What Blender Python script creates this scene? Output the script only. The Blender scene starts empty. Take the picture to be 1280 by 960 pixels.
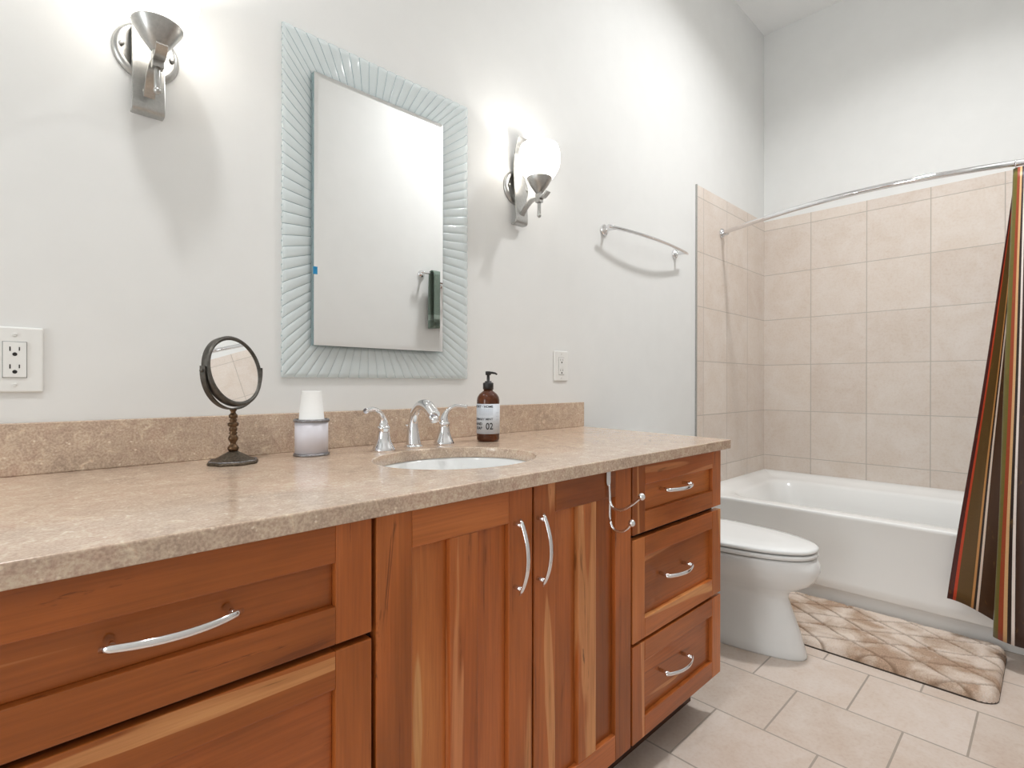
import bpy, bmesh, math, random
from math import sin, cos, pi, sqrt, atan2, radians
from mathutils import Vector, Matrix
random.seed(7)
S = bpy.context.scene
COL = S.collection

# ------------------------------------------------------------------ camera, light, exposure
CAMZ, CAMY = 1.06, -1.4065
cam_d = bpy.data.cameras.new('camera')
cam_d.sensor_fit = 'HORIZONTAL'; cam_d.sensor_width = 36.0
cam_d.lens = 658.0 / 1280.0 * 36.0; cam_d.clip_start = 0.01
cam = bpy.data.objects.new('camera', cam_d); COL.objects.link(cam)
FV = Vector((0.69570, 0.71833, -0.00095)).normalized()
RV = Vector((0.71833, -0.69570, 0.00168)); RV = (RV - FV * RV.dot(FV)).normalized()
UV_ = RV.cross(FV)
M = Matrix.Identity(4)
for i in range(3):
    M[i][0] = RV[i]; M[i][1] = UV_[i]; M[i][2] = -FV[i]
M[0][3], M[1][3], M[2][3] = 0.0, CAMY, CAMZ
cam.matrix_world = M
S.camera = cam

S.view_settings.view_transform = 'Standard'
S.view_settings.look = 'None'
S.view_settings.gamma = 1.0
S.view_settings.use_curve_mapping = False
S.view_settings.exposure = -0.22
W = bpy.data.worlds.new('world'); S.world = W; W.use_nodes = True
W.node_tree.nodes['Background'].inputs[0].default_value = (1, 1, 1, 1)
W.node_tree.nodes['Background'].inputs[1].default_value = 0.3

CEIL_W = (29.0, 11.0)      # the two ceiling lamps
BULB_W = 1.5       # each sconce bulb
CEIL_Z = 3.467
CAN_SPREAD = (145.0, 105.0)  # recessed cans throw their light down
CEIL_SPOTS = [(2.4, -1.08), (-0.12, -0.9)]

def area_lamp(name, loc, size, power, color, spread):
    d = bpy.data.lights.new(name, 'AREA'); d.shape = 'DISK'; d.size = size; d.spread = radians(spread); d.energy = power; d.color = color
    o = bpy.data.objects.new(name, d); o.location = loc; COL.objects.link(o); return o
for i, (x, y) in enumerate(CEIL_SPOTS):
    area_lamp('ceiling_lamp_light', (x, y, CEIL_Z - 0.035), 0.22, CEIL_W[i], (0.98, 0.99, 1.0), CAN_SPREAD[i])

WIN_W = 45.0       # fill light from an unseen window, added at the near end of the room
WIN = (-1.08, 1.32, 0.95, 2.2)   # y centre, z centre, width, height
_d = bpy.data.lights.new('window_fill_light', 'AREA'); _d.shape = 'RECTANGLE'; _d.size = WIN[2] - .1; _d.size_y = WIN[3] - .1
_d.energy = WIN_W; _d.color = (0.92, 0.97, 1.0)
_o = bpy.data.objects.new('window_fill_light', _d); _o.location = (-3.385, WIN[0], WIN[1]); _o.rotation_euler = (pi / 2, 0, -pi / 2); COL.objects.link(_o)

# ------------------------------------------------------------------ helpers
def lin(c):
    c = c / 255.0
    return c / 12.92 if c <= 0.04045 else ((c + 0.055) / 1.055) ** 2.4
def rgb(r, g, b): return (lin(r), lin(g), lin(b), 1.0)

class NT:
    """small helper round a material's node tree"""
    def __init__(s, name):
        s.m = bpy.data.materials.new(name); s.m.use_nodes = True
        s.t = s.m.node_tree; s.b = s.t.nodes['Principled BSDF']; s.out = s.t.nodes['Material Output']
    def n(s, typ, **kw):
        x = s.t.nodes.new(typ)
        for k, v in kw.items():
            if hasattr(x, k): setattr(x, k, v)
        return x
    def l(s, a, b): s.t.links.new(a, b)
    def math(s, op, a, b=None):
        x = s.n('ShaderNodeMath'); x.operation = op
        for i, v in enumerate((a, b)):
            if v is None: continue
            if isinstance(v, (int, float)): x.inputs[i].default_value = v
            else: s.l(v, x.inputs[i])
        return x.outputs[0]
    def pos(s): return s.n('ShaderNodeNewGeometry').outputs['Position']
    def obj(s): return s.n('ShaderNodeTexCoord').outputs['Object']
    def uv(s): return s.n('ShaderNodeTexCoord').outputs['UV']
    def mapping(s, vec, loc=(0, 0, 0), scale=(1, 1, 1)):
        x = s.n('ShaderNodeMapping'); x.inputs['Location'].default_value = loc; x.inputs['Scale'].default_value = scale
        s.l(vec, x.inputs['Vector']); return x.outputs[0]
    def noise(s, vec, scale, detail=4, rough=0.55, dist=0.0):
        x = s.n('ShaderNodeTexNoise'); x.inputs['Scale'].default_value = scale; x.inputs['Detail'].default_value = detail
        x.inputs['Roughness'].default_value = rough; x.inputs['Distortion'].default_value = dist
        if vec is not None: s.l(vec, x.inputs['Vector'])
        return x.outputs['Fac']
    def ramp(s, fac, stops, interp='LINEAR'):
        x = s.n('ShaderNodeValToRGB'); r = x.color_ramp; r.interpolation = interp
        while len(r.elements) < len(stops): r.elements.new(0.5)
        for e, (p, c) in zip(r.elements, stops): e.position = p
        for e, (p, c) in zip(r.elements, stops): e.color = c if isinstance(c, tuple) else (c, c, c, 1)
        s.l(fac, x.inputs[0]); return x.outputs[0]
    def mix(s, fac, a, b, blend='MIX'):
        x = s.n('ShaderNodeMix'); x.data_type = 'RGBA'; x.blend_type = blend
        for sock, v in ((x.inputs['Factor'], fac), (x.inputs[6], a), (x.inputs[7], b)):
            if isinstance(v, (int, float, tuple)): sock.default_value = v
            else: s.l(v, sock)
        return x.outputs[2]
    def bump(s, h, strength=0.2, dist=0.002):
        x = s.n('ShaderNodeBump'); x.inputs['Strength'].default_value = strength; x.inputs['Distance'].default_value = dist
        s.l(h, x.inputs['Height']); s.l(x.outputs[0], s.b.inputs['Normal']); return x
    def base(s, v):
        if isinstance(v, tuple): s.b.inputs['Base Color'].default_value = v
        else: s.l(v, s.b.inputs['Base Color'])
    def set(s, rough=None, metal=None, spec=None, coat=None):
        if rough is not None: s.b.inputs['Roughness'].default_value = rough
        if metal is not None: s.b.inputs['Metallic'].default_value = metal
        if spec is not None: s.b.inputs['Specular IOR Level'].default_value = spec
        if coat is not None: s.b.inputs['Coat Weight'].default_value = coat

def plain(name, col, rough=0.5, metal=0.0, var=0.06, scale=30, spec=0.5, bump=0.0):
    """one colour, a touch of procedural variation"""
    t = NT(name); f = t.noise(t.obj(), scale)
    lo = tuple(c * (1 - var) for c in col[:3]) + (1,); hi = tuple(min(1, c * (1 + var)) for c in col[:3]) + (1,)
    t.base(t.ramp(f, [(0.3, lo), (0.7, hi)])); t.set(rough, metal, spec)
    if bump: t.bump(f, bump, 0.002)
    return t.m

MAT = {}
MAT['wall'] = plain('wall_paint', rgb(231, 231, 229), 0.75, var=0.012, scale=9, spec=0.25, bump=0.03)
MAT['ceiling'] = plain('ceiling_paint', rgb(246, 246, 245), 0.85, var=0.01, scale=9, spec=0.2)
MAT['chrome'] = plain('chrome', (0.80, 0.80, 0.815, 1), 0.05, 1.0, 0.02)
MAT['nickel'] = plain('brushed_nickel', (0.46, 0.455, 0.44, 1), 0.30, 1.0, 0.08, 160)
MAT['white_plastic'] = plain('white_plastic', rgb(235, 235, 232), 0.35, var=0.01)
MAT['dark_slot'] = plain('dark_slot', rgb(30, 28, 26), 0.6)
MAT['porcelain'] = plain('white_porcelain', rgb(240, 241, 240), 0.10, var=0.008, scale=4)
MAT['acrylic'] = plain('white_acrylic', rgb(246, 246, 244), 0.16, var=0.008, scale=4)
MAT['paper'] = plain('white_paper', rgb(244, 244, 242), 0.7, var=0.01)
MAT['black_plastic'] = plain('black_plastic', rgb(24, 22, 21), 0.35, var=0.1)
MAT['gunmetal'] = plain('dark_bronze_metal', rgb(92, 89, 84), 0.42, 0.85, 0.25, 90)
MAT['bronze'] = plain('antique_bronze', rgb(98, 76, 56), 0.36, 0.9, 0.6, 90)
MAT['bronze_dark'] = plain('antique_bronze_base', rgb(92, 82, 70), 0.45, 0.85, 0.5, 220, bump=0.6)
MAT['mirror'] = plain('mirror_silver', (0.93, 0.94, 0.94, 1), 0.0, 1.0, 0.0)
MAT['ink'] = plain('black_ink', rgb(34, 38, 44), 0.7, var=0.1)
MAT['pale_ink'] = plain('pale_blue_ink', rgb(172, 182, 196), 0.7, var=0.05)
MAT['label'] = plain('label_paper', rgb(214, 219, 226), 0.55, var=0.02)
MAT['blue_tape'] = plain('blue_tape', rgb(20, 130, 180), 0.5)
MAT['carcass'] = plain('cabinet_interior_wood', rgb(62, 34, 20), 0.6, var=0.15)
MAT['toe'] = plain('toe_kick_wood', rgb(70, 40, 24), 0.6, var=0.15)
MAT['silver_rim'] = plain('antique_silver_band', rgb(140, 138, 140), 0.35, 0.8, 0.35, 120)
MAT['frost'] = plain('frosted_lilac_white', rgb(222, 219, 226), 0.35, var=0.02, scale=12)
MAT['towel'] = plain('green_terry', rgb(118, 132, 122), 0.95, var=0.18, scale=260, spec=0.1, bump=0.6)
MAT['towel_band'] = plain('green_terry_band', rgb(148, 162, 152), 0.8, var=0.1, scale=300, spec=0.1)

def amber():
    t = NT('amber_glass'); t.base(rgb(84, 40, 14)); t.set(0.06)
    t.b.inputs['Transmission Weight'].default_value = 0.35; t.b.inputs['IOR'].default_value = 1.45
    f = t.noise(t.obj(), 14); t.base(t.ramp(f, [(0.3, rgb(66, 30, 12)), (0.7, rgb(112, 56, 18))])); return t.m
MAT['amber'] = amber()

def lamp_glass():
    t = NT('lit_opal_glass')
    tr = t.n('ShaderNodeBsdfTranslucent'); tr.inputs[0].default_value = (0.95, 0.93, 0.90, 1)
    df = t.n('ShaderNodeBsdfDiffuse'); df.inputs[0].default_value = (0.9, 0.9, 0.88, 1)
    em = t.n('ShaderNodeEmission'); em.inputs[0].default_value = (1, 0.98, 0.95, 1); em.inputs[1].default_value = 1.6
    f = t.noise(t.obj(), 5); r = t.ramp(f, [(0.0, 0.48), (1.0, 0.52)])
    a = t.n('ShaderNodeMixShader'); t.l(r, a.inputs[0]); t.l(tr.outputs[0], a.inputs[1]); t.l(df.outputs[0], a.inputs[2])
    b = t.n('ShaderNodeAddShader'); t.l(a.outputs[0], b.inputs[0]); t.l(em.outputs[0], b.inputs[1])
    t.l(b.outputs[0], t.out.inputs[0]); return t.m
MAT['lamp_glass'] = lamp_glass()
def lit(name, s):
    t = NT(name); t.base((1, 1, 1, 1)); t.b.inputs['Emission Color'].default_value = (1, 0.96, 0.9, 1); t.b.inputs['Emission Strength'].default_value = s
    f = t.noise(t.obj(), 5); t.base(t.ramp(f, [(0, 0.9), (1, 1.0)])); return t.m
MAT['bulb'] = lit('lit_bulb', 12)

def frame_glass(name, tint, opaque, body):
    t = NT(name)
    tp = t.n('ShaderNodeBsdfTransparent'); tp.inputs[0].default_value = tint
    f = t.noise(t.obj(), 6); t.base(t.ramp(f, [(0.3, tuple(c * 0.96 for c in body[:3]) + (1,)), (0.7, body)])); t.set(0.06, 0, 0.6)
    mx = t.n('ShaderNodeMixShader'); mx.inputs[0].default_value = opaque
    t.l(tp.outputs[0], mx.inputs[1]); t.l(t.b.outputs[0], mx.inputs[2]); t.l(mx.outputs[0], t.out.inputs[0]); return t.m
MAT['frame_glass'] = frame_glass('ribbed_aqua_glass', (0.965, 0.99, 0.99, 1), 0.5, rgb(246, 252, 253))
MAT['frame_groove'] = frame_glass('aqua_edge_and_refraction_line', (0.80, 0.88, 0.89, 1), 0.45, rgb(186, 205, 208))  # glass edge tint; on the rib grooves it paints in dark refraction lines

def tile_mat(name, uaxis, vaxis, u0, v0, size, mortar, offset, c1, c2, cm, rough, spk):
    t = NT(name); p = t.pos(); sep = t.n('ShaderNodeSeparateXYZ'); t.l(p, sep.inputs[0])
    cmb = t.n('ShaderNodeCombineXYZ')
    t.l(t.math('SUBTRACT', sep.outputs[uaxis], u0), cmb.inputs[0]); t.l(t.math('SUBTRACT', sep.outputs[vaxis], v0), cmb.inputs[1])
    br = t.n('ShaderNodeTexBrick'); br.offset = offset; br.offset_frequency = 2; br.squash = 1.0
    t.l(cmb.outputs[0], br.inputs['Vector'])
    br.inputs['Scale'].default_value = 1.0; br.inputs['Brick Width'].default_value = size; br.inputs['Row Height'].default_value = size
    br.inputs['Mortar Size'].default_value = mortar; br.inputs['Mortar Smooth'].default_value = 0.15; br.inputs['Bias'].default_value = 0.0
    br.inputs['Color1'].default_value = c1; br.inputs['Color2'].default_value = c2; br.inputs['Mortar'].default_value = cm
    cloud = t.noise(p, 7.0, 6, 0.6, 0.6); fine = t.noise(p, 90.0, 3)
    st = t.noise(t.mapping(p, (0, 0, 0), (22, 22, 60)), 1.0, 4)
    col = t.mix(0.55, br.outputs['Color'], t.ramp(cloud, [(0.35, 0.40), (0.7, 0.60)]), 'OVERLAY')
    col = t.mix(0.35, col, t.ramp(fine, [(0.30, 0.36), (0.5, 0.52), (0.75, 0.58)]), 'OVERLAY')
    col = t.mix(0.30, col, t.ramp(st, [(0.32, 0.40), (0.42, 0.51), (0.8, 0.56)]), 'OVERLAY')
    col = t.mix(br.outputs['Fac'], col, cm)
    t.base(col); t.set(rough, 0, 0.4)
    h = t.math('SUBTRACT', t.math('MULTIPLY', fine, 0.12), br.outputs['Fac'])
    t.bump(h, 0.5, 0.003); return t.m
WT1, WT2, WTM = rgb(226, 214, 203), rgb(220, 207, 196), rgb(190, 180, 169)
TS = 0.3075
MAT['tile_back'] = tile_mat('beige_wall_tile_back', 1, 2, -0.299 - 10 * TS, 2.111 - 10 * TS, TS, 0.0022, 0.0, WT1, WT2, WTM, 0.35, 1)
MAT['tile_left'] = tile_mat('beige_wall_tile_left', 0, 2, 2.875 - 10 * TS, 2.111 - 10 * TS, TS, 0.0022, 0.0, WT1, WT2, WTM, 0.35, 1)
FT = 0.298
MAT['floor'] = tile_mat('beige_floor_tile', 1, 0, -0.787 - 10 * FT, 1.973 - 10 * FT, FT, 0.003, 0.5, rgb(220, 205, 193), rgb(211, 195, 182), rgb(170, 158, 146), 0.4, 1)

def stone(name, c, rough):
    t = NT(name); p = t.pos()
    big = t.noise(p, 5.0, 5, 0.6, 0.8); mid = t.noise(p, 38.0, 5, 0.65, 1.2); fine = t.noise(p, 260.0, 2)
    col = t.ramp(big, [(0.3, tuple(v * 0.86 for v in c[:3]) + (1,)), (0.7, tuple(v * 1.10 for v in c[:3]) + (1,))])
    col = t.mix(0.6, col, t.ramp(mid, [(0.28, 0.30), (0.5, 0.48), (0.62, 0.62), (0.68, 0.86)]), 'OVERLAY')
    vor = t.n('ShaderNodeTexVoronoi'); vor.inputs['Scale'].default_value = 85; t.l(p, vor.inputs['Vector'])
    sp = t.ramp(vor.outputs['Distance'], [(0.13, 1.0), (0.24, 0.0)])
    sel = t.ramp(t.noise(p, 60.0, 2), [(0.54, 0.0), (0.60, 1.0)])
    col = t.mix(t.math('MULTIPLY', t.math('MULTIPLY', sp, sel), 0.8), col, rgb(240, 226, 206))
    vein = t.noise(t.mapping(p, (3, 1, 0), (1, 1.6, 1)), 9.0, 6, 0.7, 2.2)
    col = t.mix(t.math('MULTIPLY', t.ramp(vein, [(0.485, 0.0), (0.5, 1.0), (0.515, 0.0)]), 0.28), col, rgb(228, 206, 180))
    col = t.mix(0.6, col, t.ramp(fine, [(0.35, 0.34), (0.65, 0.64)]), 'OVERLAY')
    t.base(col); t.set(rough, 0, 0.6, 0.3); return t.m
MAT['stone'] = stone('beige_stone', rgb(203, 179, 157), 0.22)

def wood():
    t = NT('cherry_wood'); uv = t.uv()
    # u runs across the grain, v along it
    warp = t.noise(t.mapping(uv, (0, 0, 0), (4.0, 1.1, 1)), 1.0, 3, 0.5, 0.6)
    rings = t.noise(t.mapping(uv, (0, 0, 0), (9.0, 0.55, 1)), 1.0, 3, 0.45, 1.0)
    fine = t.noise(t.mapping(uv, (0, 0, 0), (170.0, 5.0, 1)), 1.0, 3, 0.6)
    fig = t.noise(t.mapping(uv, (0, 0, 0), (36.0, 2.0, 1)), 1.0, 4, 0.6, 1.5)
    tone = t.noise(t.mapping(uv, (3.3, 1.7, 0), (0.55, 0.55, 1)), 1.0, 1)
    heart = t.ramp(warp, [(0.28, rgb(172, 90, 36)), (0.5, rgb(198, 114, 54)), (0.72, rgb(214, 138, 76))])
    sap = t.ramp(fig, [(0.3, rgb(214, 158, 96)), (0.7, rgb(228, 178, 120))])
    col = t.mix(t.ramp(rings, [(0.618, 0.0), (0.634, 0.85)]), heart, sap)
    col = t.mix(0.62, col, t.ramp(tone, [(0.34, rgb(106, 100, 92)), (0.48, rgb(136, 134, 126)), (0.66, rgb(166, 166, 158))]), 'OVERLAY')
    dark = t.ramp(fig, [(0.30, 1.0), (0.36, 0.0)])
    col = t.mix(t.math('MULTIPLY', dark, 0.42), col, rgb(92, 42, 18))
    kn = t.noise(t.mapping(uv, (7.7, 2.2, 0), (17.0, 1.7, 1)), 1.0, 5, 0.65, 2.5)
    col = t.mix(t.math('MULTIPLY', t.ramp(kn, [(0.655, 0.0), (0.70, 1.0)]), 0.62), col, rgb(74, 34, 16))
    col = t.mix(0.45, col, t.ramp(fine, [(0.3, 0.36), (0.7, 0.64)]), 'OVERLAY')
    col = t.mix(0.45, col, t.ramp(fig, [(0.32, 0.38), (0.6, 0.56)]), 'OVERLAY')
    t.base(col); t.set(0.30, 0, 0.45); t.bump(fine, 0.08, 0.001); return t.m
MAT['wood'] = wood()

def rug_mat():
    t = NT('beige_pile'); p = t.obj()
    patch = t.noise(p, 7.0, 3, 0.55, 0.5); tuft = t.noise(p, 210.0, 3, 0.75)
    at = t.n('ShaderNodeAttribute'); at.attribute_name = 'groove'
    col = t.ramp(patch, [(0.40, rgb(188, 160, 138)), (0.50, rgb(216, 195, 178)), (0.60, rgb(234, 217, 202))])
    col = t.mix(0.75, col, t.ramp(tuft, [(0.3, 0.36), (0.7, 0.70)]), 'OVERLAY')
    col = t.mix(t.math('MULTIPLY', at.outputs['Fac'], 0.75), col, rgb(124, 98, 76))
    t.base(col); t.set(0.95, 0, 0.1); t.bump(tuft, 0.8, 0.005); return t.m
MAT['rug'] = rug_mat()
MAT['rug_back'] = plain('rug_backing', rgb(70, 60, 52), 0.9)

def curtain_mat():
    t = NT('striped_curtain_cloth'); uv = t.uv(); sep = t.n('ShaderNodeSeparateXYZ'); t.l(uv, sep.inputs[0])
    P = 0.345
    fr = t.math('FRACT', t.math('DIVIDE', sep.outputs[0], P))
    K = [(0, (74, 24, 14)), (.012, (196, 66, 30)), (.018, (98, 70, 26)), (.05, (200, 142, 80)), (.056, (44, 24, 10)), (.061, (232, 212, 194)),
         (.067, (76, 46, 18)), (.100, (196, 196, 210)), (.105, (54, 30, 14)), (.135, (224, 206, 196)), (.141, (40, 22, 10)), (.146, (176, 100, 44)),
         (.153, (196, 170, 136)), (.164, (130, 34, 18)), (.178, (90, 56, 22)), (.192, (160, 50, 24)), (.200, (90, 58, 22)), (.210, (104, 94, 26)),
         (.233, (150, 60, 24)), (.243, (208, 166, 116)), (.252, (40, 20, 10)), (.260, (232, 220, 212)), (.266, (58, 32, 16)), (.292, (92, 22, 16)),
         (.308, (208, 198, 218)), (.316, (112, 26, 20)), (.332, (40, 18, 10))]
    col = t.ramp(fr, [(p / P, rgb(*c)) for p, c in K], 'CONSTANT')
    weave = t.noise(t.mapping(uv, (0, 0, 0), (90, 900, 1)), 1.0, 2)
    gold = t.noise(t.mapping(uv, (0, 0, 0), (40, 14, 1)), 1.0, 4, 0.6, 0.5)
    col = t.mix(0.45, col, t.ramp(weave, [(0.3, 0.36), (0.7, 0.60)]), 'OVERLAY')
    col = t.mix(t.math('MULTIPLY', t.ramp(gold, [(0.62, 0.0), (0.72, 1.0)]), 0.3), col, rgb(150, 108, 40))
    t.base(col); t.set(0.42, 0, 0.35); t.b.inputs['Sheen Weight'].default_value = 0.15; t.bump(weave, 0.2, 0.001); return t.m
MAT['curtain'] = curtain_mat()

# ---- mesh builder
class MB:
    def __init__(s): s.bm = bmesh.new(); s.uvl = s.bm.loops.layers.uv.new('UVMap')
    def face(s, vs, mi=0, smooth=False):
        try: f = s.bm.faces.new(vs)
        except ValueError: return None
        f.material_index = mi; f.smooth = smooth; return f
    def v(s, p): return s.bm.verts.new(p)
    def box(s, x0, x1, y0, y1, z0, z1, grain='x', seed=0.0, mi=0):
        vs = [s.v((x, y, z)) for x in (x0, x1) for y in (y0, y1) for z in (z0, z1)]
        for q in ((0, 1, 3, 2), (4, 6, 7, 5), (0, 4, 5, 1), (2, 3, 7, 6), (0, 2, 6, 4), (1, 5, 7, 3)):
            f = s.face([vs[i] for i in q], mi)
            for lp in f.loops:
                c = lp.vert.co
                al, ac = (c.x, c.z + c.y) if grain == 'x' else (c.z, c.x + c.y)
                lp[s.uvl].uv = (ac + seed * 7.31, al + seed * 3.17)
    def loft(s, rings, cap0=True, cap1=True, closed=True, mi=0, smooth=True):
        R = [[s.v(p) for p in r] for r in rings]; n = len(R[0])
        for a, b in zip(R, R[1:]):
            for i in range(n if closed else n - 1):
                j = (i + 1) % n; s.face([a[i], a[j], b[j], b[i]], mi, smooth)
        if cap0: s.face(list(reversed(R[0])), mi, False)
        if cap1: s.face(R[-1], mi, False)
        return R
    def lathe(s, prof, c=(0, 0, 0), axis=(0, 0, 1), n=32, mi=0, cap0=True, cap1=True):
        ax = Vector(axis).normalized(); a = ax.orthogonal().normalized(); b = ax.cross(a); c = Vector(c)
        rings = [[c + ax * h + (a * cos(2 * pi * i / n) + b * sin(2 * pi * i / n)) * max(r, 1e-4) for i in range(n)] for r, h in prof]
        return s.loft(rings, cap0, cap1, True, mi)
    def tube(s, pts, rad, n=12, mi=0, flat=None, up=(0, 0, 1)):
        """flat=(a,b): elliptical section, a along the side vector, b along the normal"""
        pts = [Vector(p) for p in pts]; rr = rad if isinstance(rad, (list, tuple)) else [rad] * len(pts)
        rings = []; up = Vector(up)
        for i, p in enumerate(pts):
            t = (pts[min(i + 1, len(pts) - 1)] - pts[max(i - 1, 0)]).normalized()
            u = up if abs(t.dot(up)) < 0.97 else Vector((0, 1, 0.01))
            a = t.cross(u).normalized(); b = a.cross(t)
            fa, fb = flat if flat else (1, 1)
            rings.append([p + a * cos(2 * pi * k / n) * rr[i] * fa + b * sin(2 * pi * k / n) * rr[i] * fb for k in range(n)])
        s.loft(rings, mi=mi)
    def strap(s, pts, width, thick, wdir, mi=0):
        """flat bar following pts, `width` along wdir"""
        pts = [Vector(p) for p in pts]; w = Vector(wdir).normalized(); rings = []
        ww = width if isinstance(width, list) else [width] * len(pts)
        for i, p in enumerate(pts):
            t = (pts[min(i + 1, len(pts) - 1)] - pts[max(i - 1, 0)]).normalized(); nrm = t.cross(w).normalized()
            a, b = w * ww[i] / 2, nrm * thick / 2
            rings.append([p - a - b, p + a - b, p + a + b, p - a + b])
        s.loft(rings, smooth=False, mi=mi)
    def ball(s, c, r, n=16, m=10, mi=0, sc=(1, 1, 1)):
        c = Vector(c); rings = []
        for j in range(m + 1):
            th = pi * j / m; rr = max(sin(th) * r, 1e-5)
            rings.append([c + Vector((cos(2 * pi * i / n) * rr * sc[0], sin(2 * pi * i / n) * rr * sc[1], -cos(th) * r * sc[2])) for i in range(n)])
        s.loft(rings, mi=mi)
    def build(s, name, mats, parent=None, loc=None, bevel=0.0, seg=2, merge=False, fixn=True):
        if merge: bmesh.ops.remove_doubles(s.bm, verts=s.bm.verts, dist=1e-5)
        if fixn: bmesh.ops.recalc_face_normals(s.bm, faces=s.bm.faces)
        o_ = Vector(loc) if loc is not None else None
        if o_ is not None: bmesh.ops.translate(s.bm, verts=s.bm.verts, vec=-o_)
        me = bpy.data.meshes.new(name); s.bm.to_mesh(me); s.bm.free()
        for m in (mats if isinstance(mats, (list, tuple)) else [mats]): me.materials.append(MAT[m] if isinstance(m, str) else m)
        o = bpy.data.objects.new(name, me); COL.objects.link(o)
        if o_ is not None: o.location = o_
        if parent is not None:
            o.parent = parent
            wl = WORLD.get(parent.name, Vector((0, 0, 0))); here = o_ if o_ is not None else Vector((0, 0, 0))
            o.location = here - wl
            WORLD[o.name] = here
        else: WORLD[o.name] = o_ if o_ is not None else Vector((0, 0, 0))
        if bevel:
            b = o.modifiers.new('bevel', 'BEVEL'); b.width = bevel; b.segments = seg; b.limit_method = 'ANGLE'; b.angle_limit = radians(40)
        return o
WORLD = {}
def thing(name, loc, label, cat, group=None):
    o = bpy.data.objects.new(name, None); o.location = loc; COL.objects.link(o); o.empty_display_size = 0.05
    WORLD[o.name] = Vector(loc); return tag(o, label, cat, group)
def tag(o, label, cat, group=None):
    o['label'] = label; o['category'] = cat
    if group: o['group'] = group
    return o
def structure(o): o['kind'] = 'structure'; return o
def copy_tree(o, parent=None):
    c = o.copy(); COL.objects.link(c)
    if parent is not None: c.parent = parent
    for ch in list(o.children): copy_tree(ch, c)
    return c
def cat_rom(P, per=8):
    P = [Vector(p) for p in P]; out = []
    for i in range(len(P) - 1):
        p0, p1, p2, p3 = P[max(i - 1, 0)], P[i], P[i + 1], P[min(i + 2, len(P) - 1)]
        for k in range(per):
            t = k / per
            out.append(0.5 * ((2 * p1) + (p2 - p0) * t + (2 * p0 - 5 * p1 + 4 * p2 - p3) * t * t + (3 * p1 - p0 - 3 * p2 + p3) * t ** 3))
    out.append(P[-1]); return out
def sst(x): x = max(0.0, min(1.0, x)); return x * x * (3 - 2 * x)

# ------------------------------------------------------------------ the room
XE, YW, XW = 3.784, -1.64, -3.4
def slab(name, mat, *b):
    m = MB(); m.box(*b); return structure(m.build(name, mat))
slab('floor', 'floor', XW - .1, XE + .1, YW - .1, .1, -.1, 0)
slab('ceiling', 'ceiling', XW - .1, XE + .1, YW - .1, .1, CEIL_Z, CEIL_Z + .1)
slab('wall_left', 'wall', XW, XE, 0, .1, 0, CEIL_Z)
slab('wall_back', 'wall', XE, XE + .1, YW, .1, 0, CEIL_Z)
slab('wall_right', 'wall', XW, XE, YW - .1, YW, 0, CEIL_Z)
slab('wall_front', 'wall', XW - .1, XW, YW, .1, 0, CEIL_Z)
TT = 2.176
# unseen window, added for fill light at the near end (behind the camera's left)
m = MB(); y0, y1, z0, z1 = WIN[0] - WIN[2] / 2, WIN[0] + WIN[2] / 2, WIN[1] - WIN[3] / 2, WIN[1] + WIN[3] / 2
for b in ((y0 - .06, y1 + .06, z1, z1 + .06), (y0 - .06, y1 + .06, z0 - .06, z0), (y0 - .06, y0, z0, z1), (y1, y1 + .06, z0, z1), (WIN[0] - .015, WIN[0] + .015, z0, z1)):
    m.box(XW, XW + .03 if b[1] - b[0] > .04 else XW + .006, *b)
structure(m.build('fill_window_1', 'white_plastic'))
slab('trim_1', 'tile_left', 2.797, XE - .008, -.008, 0, 0, TT)
slab('trim_2', 'tile_back', XE - .008, XE, YW, 0, 0, TT)
m = MB(); m.box(2.791, 2.797, -.0095, 0, 0, TT + .002); structure(m.build('trim_3', 'nickel'))

# ceiling lamps (above the frame)
def ceiling_light(i, x, y, label):
    t = thing('ceiling_light', (x, y, CEIL_Z), label, 'light')
    m = MB(); m.lathe([(.115, 0), (.15, -.004), (.15, -.018), (.118, -.022), (.115, -.012)], (x, y, CEIL_Z), n=40, cap0=False, cap1=False); m.build('trim_ring', 'white_plastic', t)
    m = MB(); m.lathe([(.113, -.004), (.113, -.012)], (x, y, CEIL_Z), n=40); m.build('diffuser', 'bulb', t)
ceiling_light(0, *CEIL_SPOTS[0], 'round white ceiling lamp above the toilet and bathtub')
ceiling_light(1, *CEIL_SPOTS[1], 'round white ceiling lamp above the left end of the vanity')

# ------------------------------------------------------------------ vanity
FY, FB = -.655, -.634          # front and back of the door and drawer fronts
SEED = [0]
def sd(): SEED[0] += 1; return SEED[0] * 0.618
def bow_pull(name, parent, c, L, axis, bow=.020, r=.0043):
    """arched chrome bar on two posts, its ends running a little past the posts"""
    cx, cz = c; m = MB(); pts = []
    for k in range(17):
        u = -1 + k / 8; d = u * L / 2; y = FY - .016 - bow * (1 - u * u)
        pts.append((cx + d, y, cz) if axis == 'x' else (cx, y, cz + d))
    rr = [r * (0.75 if k in (0, 16) else 1) for k in range(17)]
    m.tube(pts, rr, 10, flat=(0.8, 1.25) if axis == 'x' else (1.25, .8), up=(0, 0, 1) if axis == 'x' else (0, 1, 0))
    for sgn in (-1, 1):
        u = .84 * sgn; d = u * L / 2; y = FY - .016 - bow * (1 - u * u)
        a = (cx + d, FY + .009, cz) if axis == 'x' else (cx, FY + .009, cz + d)
        b = (a[0], y, a[2]); m.tube([a, (a[0], (a[1] + y) / 2, a[2]), b], [.0058, .0045, .0045], 10)
    return m.build(name, 'chrome', parent)
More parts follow.
